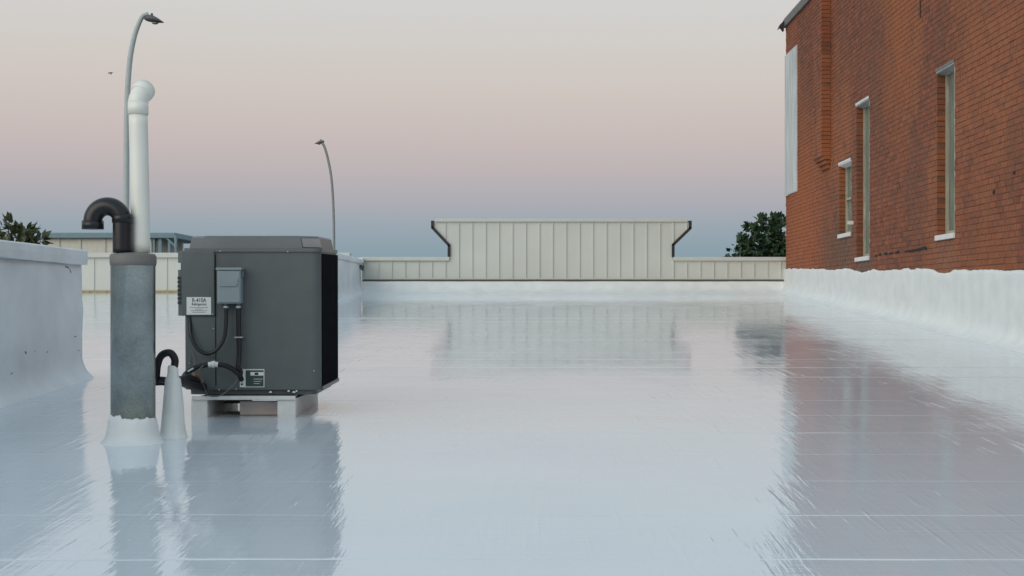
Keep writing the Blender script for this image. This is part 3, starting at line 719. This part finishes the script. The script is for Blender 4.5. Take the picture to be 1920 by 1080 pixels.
tb([(346, 705, 9.98), (352, 697, 9.98), (362, 691, 10.03)], .006, 'tape_wrap', 'tape', 8)
tb([(358, 712, 10.02), (364, 700, 10.08), (372, 706, 10.12), (377, 716, 10.16)], .020, 'valve', 'wood_bare', 10)

# ------------------------------------------------------------------ galvanised stack with the two vent pipes
GD = 9.0; GK = F/GD; GX = (249.5-VX)/GK
vs_ = thing('vent_stack', 'thick galvanised steel pipe standing in a white coated cone', 'pipe', (GX, GD, rz(GD)))
def gz(py): return (VY-py)/GK-rz(GD)
R = 41/GK
MB().lathe([(R, .02), (R, gz(497)), (R+.002, gz(496)), (R+.002, gz(494)), (R, gz(493)), (R, gz(480))], 56).build('pipe', 'galv', vs_)
MB().lathe([(R-.01, gz(500)), (R+.003, gz(498)), (R+.006, gz(492)), (R+.006, gz(480)), (R-.004, gz(476)), (R*.6, gz(474)), (R*.3, gz(473.5)), (0, gz(473))], 40, wob=.03).build('collar', M['coping'], vs_)
prof = []
bm_ = MB(); rows = []
for i in range(57):
    a = 2*math.pi*i/56; e = .013*nz3(math.cos(a)*2, math.sin(a)*2, 4, 1.6)+.010*nz3(math.cos(a)*7, math.sin(a)*7, 4); row = []
    for (r, z, f) in [(R+.075, -.012, 0), (R+.045, .008, 0), (R+.030, .035, .2), (R+.021, .07, .4), (R+.014, .11, .7), (R+.006, .142, 1), (R-.004, .146, 1)]:
        row.append((r*math.cos(a)*(1+.02*nz3(math.cos(a)*3, math.sin(a)*3, z*9)), r*math.sin(a), z+e*f+(.02*f if math.cos(a) < -.3 else 0)))
    rows.append(row)
bm_.grid(rows).build('boot', 'coat', vs_)
gp = thing('gooseneck_pipe', 'black plastic gooseneck vent pipe rising from the galvanised pipe', 'pipe', (GX, GD, gz(474)+rz(GD)))
ox, oy, oz = gp.location
def gpm(pts, r, name, ma, par, seg=24, n=8):
    m = MB().tube(smoothpath([at(px, py, d) for px, py, d in pts], n) if n else [at(px, py, d) for px, py, d in pts], r, seg)
    m.v = [(x-par.location.x, y-par.location.y, z-par.location.z) for x, y, z in m.v]; return m.build(name, ma, par)
arc = [(200-29*math.cos(a)*1.0, 416-29*math.sin(a), 8.95) for a in [math.pi-math.pi*i/12 for i in range(13)]]
arc = [(229, 474, 8.95), (229, 445, 8.95), (229, 428, 8.95)]+[(201.5+27.5*math.cos(math.pi*i/14), 415-28*math.sin(math.pi*i/14), 8.95) for i in range(15)]+[(174, 420, 8.95)]
gpm(arc, 17.2/GK, 'pipe', 'black', gp, n=4)
gpm([(174, 414, 8.95), (174, 430, 8.95)], 20/GK, 'hub', 'black', gp, n=0)
gpm([(229, 402, 8.95), (229, 418, 8.95)], 18.6/GK, 'hub', 'black', gp, n=0)
pv = thing('vent_pipe', 'tall white plastic vent pipe with an angled elbow on top', 'pipe', (GX, GD+.03, gz(474)+rz(GD)))
gpm([(264, 474, 9.03), (263, 400, 9.03), (261, 300, 9.03), (259, 212, 9.03)], 17.5/GK, 'pipe', 'pvc', pv, n=4)
gpm([(259, 215, 9.03), (259, 190, 9.03)], 19/GK, 'coupling', 'pvc', pv, n=0)
gpm([(259, 196, 9.03), (260, 187, 9.03), (263.5, 179, 9.04), (268, 173, 9.06)], 18.6/GK, 'elbow', 'pvc', pv, n=6)
gpm([(264, 177, 9.045), (267.5, 172.5, 9.06), (270.5, 169, 9.085)], [19.5/GK, 21/GK, 21/GK], 'elbow_rim', 'pvc', pv, n=0)
gpm([(270.3, 169.2, 9.084), (270.8, 168.6, 9.088)], 17/GK, 'opening', 'dark', pv, n=0)

# ------------------------------------------------------------------ street lamps
def lamp(d, path, w0, w1, head, flip, label, ma, hm):
    base = at(path[0][0], path[0][1], d)
    t = thing('street_lamp', label, 'street lamp', (base.x, d, GZ+.13), 'street lamps behind the roof')
    pts = [Vector((base.x, d, GZ+.13))]+smoothpath([at(px, py, d) for px, py in path], 6)
    k_ = d/F; n_ = len(pts)
    rs = [(w0+(w1-w0)*(i/(n_-1)))*k_/2*(1.25 if i == 0 else 1) for i in range(n_)]
    m = MB().tube(pts, rs, 12); m.v = [(x-base.x, y-d, z-GZ-.13) for x, y, z in m.v]; m.build('pole', ma, t)
    MB().lathe([(.22, 0), (.22, .04), (.14, .06), (.13, .3), (.1, .32)], 16).build('base', ma, t)
    h = at(head[0], head[1], d); s = -1 if flip else 1; hl = head[2]*k_
    hm_ = MB(); rows = []
    for u, ztop, zbot, w in [(0, .05, -.03, .05), (.08, .09, -.06, .07), (.22, .12, -.09, .12), (.45, .10, -.11, .16), (.7, .02, -.12, .16), (.9, -.06, -.12, .10), (1., -.10, -.125, .03)]:
        q = hl/.56; row = []
        for a in range(12):
            an = 2*math.pi*a/12; zc = (ztop+zbot)/2; hh = (ztop-zbot)/2
            row.append((h.x-base.x+s*u*hl, w*q*math.cos(an), h.z-GZ-.13+q*(zc+hh*math.sin(an)*(1 if math.sin(an) > 0 else 1))))
        rows.append(row+[row[0]])
    hm_.grid(rows); hm_.add(rows[0][:-1], [tuple(range(12))]); hm_.add(rows[-1][:-1], [tuple(range(12))])
    hd = hm_.build('lamp_head', hm, t)
    q = hl/.56
    ln = MB().lathe([(.10*q, 0), (.09*q, -.03*q), (.04*q, -.05*q), (0, -.052*q)], 14).build('lens', 'glass', hd); ln.location = (h.x-base.x+s*.55*hl, 0, h.z-GZ-.13-.115*q)
    pc = MB().lathe([(.035*q, 0), (.035*q, .05*q), (.02*q, .06*q), (0, .06*q)], 10).build('photocell', hm, hd); pc.location = (h.x-base.x+s*.38*hl, 0, h.z-GZ-.13+.10*q)
    return t
lamp(51.5, [(236, 470), (237, 300), (238.5, 190), (243, 118), (251, 72), (260, 45), (268, 30), (278, 26)], 11.5, 8, (271, 35, 36), False, 'pale curved street lamp rising behind the white vent pipe', 'lamp_pole', 'lamp_head')
lamp(76, [(626.5, 470), (625.5, 400), (622, 340), (616, 303), (609, 277), (604, 268), (601, 267)], 4.6, 4.8, (608, 266, 18), True, 'thin dark curved street lamp rising behind the condenser', 'lamp_pole_far', 'lamp_head_pale')

# ------------------------------------------------------------------ far shed beyond the street
SDm = 72; q = SDm/F
sh = thing('shed', 'beige shed with teal roof edge and open end bay beyond the street', 'building', ((205-VX)*q, SDm, GZ))
ox, oy, oz = sh.location
def shm(m, name, ma): m.v = [(x-ox, y-oy, z-oz) for x, y, z in m.v]; return m.build(name, ma, sh)
X = lambda px: (px-VX)*q
Z = lambda py: (VY-py)*q
shm(MB().box(X(76), X(284), SDm, SDm+6, GZ, Z(447)), 'wall', 'beige')
for px in (110, 150, 196, 236): shm(MB().box(X(px)-.06, X(px)+.06, SDm-.05, SDm-.002, GZ, Z(447.5)), 'wall_rib', 'panel_trim')
shm(MB().bbox(X(72), X(331), SDm-.25, SDm+6.2, Z(447), Z(436.5), .03), 'fascia', 'teal')
for px, w in ((289, 4), (301, 5.5), (318, 4.5), (330, 3)): shm(MB().box(X(px)-w*q/2, X(px)+w*q/2, SDm-.1, SDm+.1, GZ, Z(447)), 'post', 'teal')
shm(MB().box(X(292), X(298), SDm+.15, SDm+.3, GZ, Z(449)), 'bay_panel', 'panel_trim'); shm(MB().box(X(304), X(315), SDm+3, SDm+3.2, GZ, Z(449)), 'bay_panel', 'panel_trim')
shm(MB().prism([(X(313), Z(447)), (X(317), Z(447)), (X(333), Z(462)), (X(333), Z(468))], 'y', SDm-.2, SDm-.12), 'brace', 'teal')
shm(MB().prism([(X(329), Z(438)), (X(333), Z(445)), (X(333), Z(480)), (X(330), Z(480))], 'y', SDm-.3, SDm-.22), 'end_trim', 'teal')

# ------------------------------------------------------------------ trees
def tree(d, px, lobes, leaf, nleaf, size, ma, label, seed, spiky=0):
    rnd = random.Random(seed); b = at(px, 570, d); k_ = d/F
    t = thing('tree', label, 'tree', (b.x, d, GZ))
    m = MB(); top = max(570-y for _, y, _ in lobes)*k_-GZ
    m.tube(smoothpath([(0, 0, 0), (.05, .03, 2), (-.04, 0, 4), (.02, 0, top-1.2)], 5), [.17-.006*i for i in range(16)], 10)
    cents = []
    for (x, y, r) in lobes:
        c = at(x, y, d)-Vector((b.x, d, GZ)); c.y += rnd.uniform(-.5, .5); cents.append((c, r*k_))
        s0 = Vector((0, 0, max(2.5, c.z-1.6))); m.tube(smoothpath([s0, (s0+c)/2+Vector((rnd.uniform(-.1, .1), 0, -.1)), c], 4), [.06, .055, .05, .045, .04, .03, .025, .02, .015], 6)
    m.build('trunk', 'bark', t)
    lf = MB(); tot = sum(r*r for _, r in cents)
    for c, r in cents:
        n = int(nleaf*r*r/tot)
        twigs = []
        for _ in range(max(6, n//22)):
            v = Vector((rnd.gauss(0, 1), rnd.gauss(0, 1), rnd.gauss(0, 1))).normalized()
            twigs.append((v, r*rnd.uniform(.45, 1.0+.25*rnd.random())))
        for _ in range(n):
            v, rr = rnd.choice(twigs)
            p = c+v*rr+Vector((rnd.gauss(0, 1), rnd.gauss(0, 1), rnd.gauss(0, 1)))*r*.13
            dr = (v*(.6+spiky)+Vector((rnd.gauss(0, .6), rnd.gauss(0, .6), rnd.gauss(0, .6)+spiky*.4))).normalized()
            u = dr.orthogonal().normalized(); u.rotate(Matrix.Rotation(rnd.uniform(0, 6.28), 3, dr)); w = dr.cross(u)
            s = size*rnd.uniform(.6, 1.3); wd = s*(.24 if spiky else .34)
            lf.add([p, p+dr*s*.45+u*wd+w*s*.06, p+dr*s, p+dr*s*.45-u*wd+w*s*.06, p+dr*s*.5], [(0, 1, 4), (1, 2, 4), (2, 3, 4), (3, 0, 4)])
    lf.build('crown', ma, t)
tree(34.2, 1442, [(1441, 434, 26), (1408, 436, 22), (1466, 438, 30), (1452, 418, 13), (1440, 412, 9), (1398, 456, 15), (1384, 474, 13), (1420, 468, 32), (1456, 475, 38), (1440, 510, 70), (1470, 560, 80), (1400, 560, 60)], 0, 7500, .135, 'leaf', 'dark green leafy tree rising above the low right wing of the panel wall', 4)
tree(40, 40, [(40, 436, 20), (28, 430, 13), (54, 442, 15), (67, 450, 9), (42, 466, 28), (36, 505, 50), (70, 530, 50)], 0, 1700, .27, 'leaf2', 'olive green tree top showing over the left parapet', 9, spiky=.8)

# ------------------------------------------------------------------ a bird in flight
bd = 62; p = at(207, 137, bd)
b = MB()
b.tube([(-.015, -.06, 0), (0, -.02, .0), (0, .05, .004), (0, .10, .0), (0, .15, .0)], [.006, .022, .024, .014, .004], 8)
for s in (-1, 1):
    b.add([(0, -.01, .012), (s*.06, -.03, .022), (s*.13, .02, .0), (s*.06, .04, .018), (0, .05, .012), (s*.05, .0, .004)], [(0, 1, 3, 4), (1, 2, 3), (0, 5, 4), (0, 1, 5), (5, 3, 4), (5, 1, 2), (5, 2, 3)])
o = b.build('bird', 'bird'); o.location = p; tag(o, 'small dark bird flying in the sky beside the pale street lamp', 'bird')
o.rotation_euler = (math.radians(-20), math.radians(-8), 0)
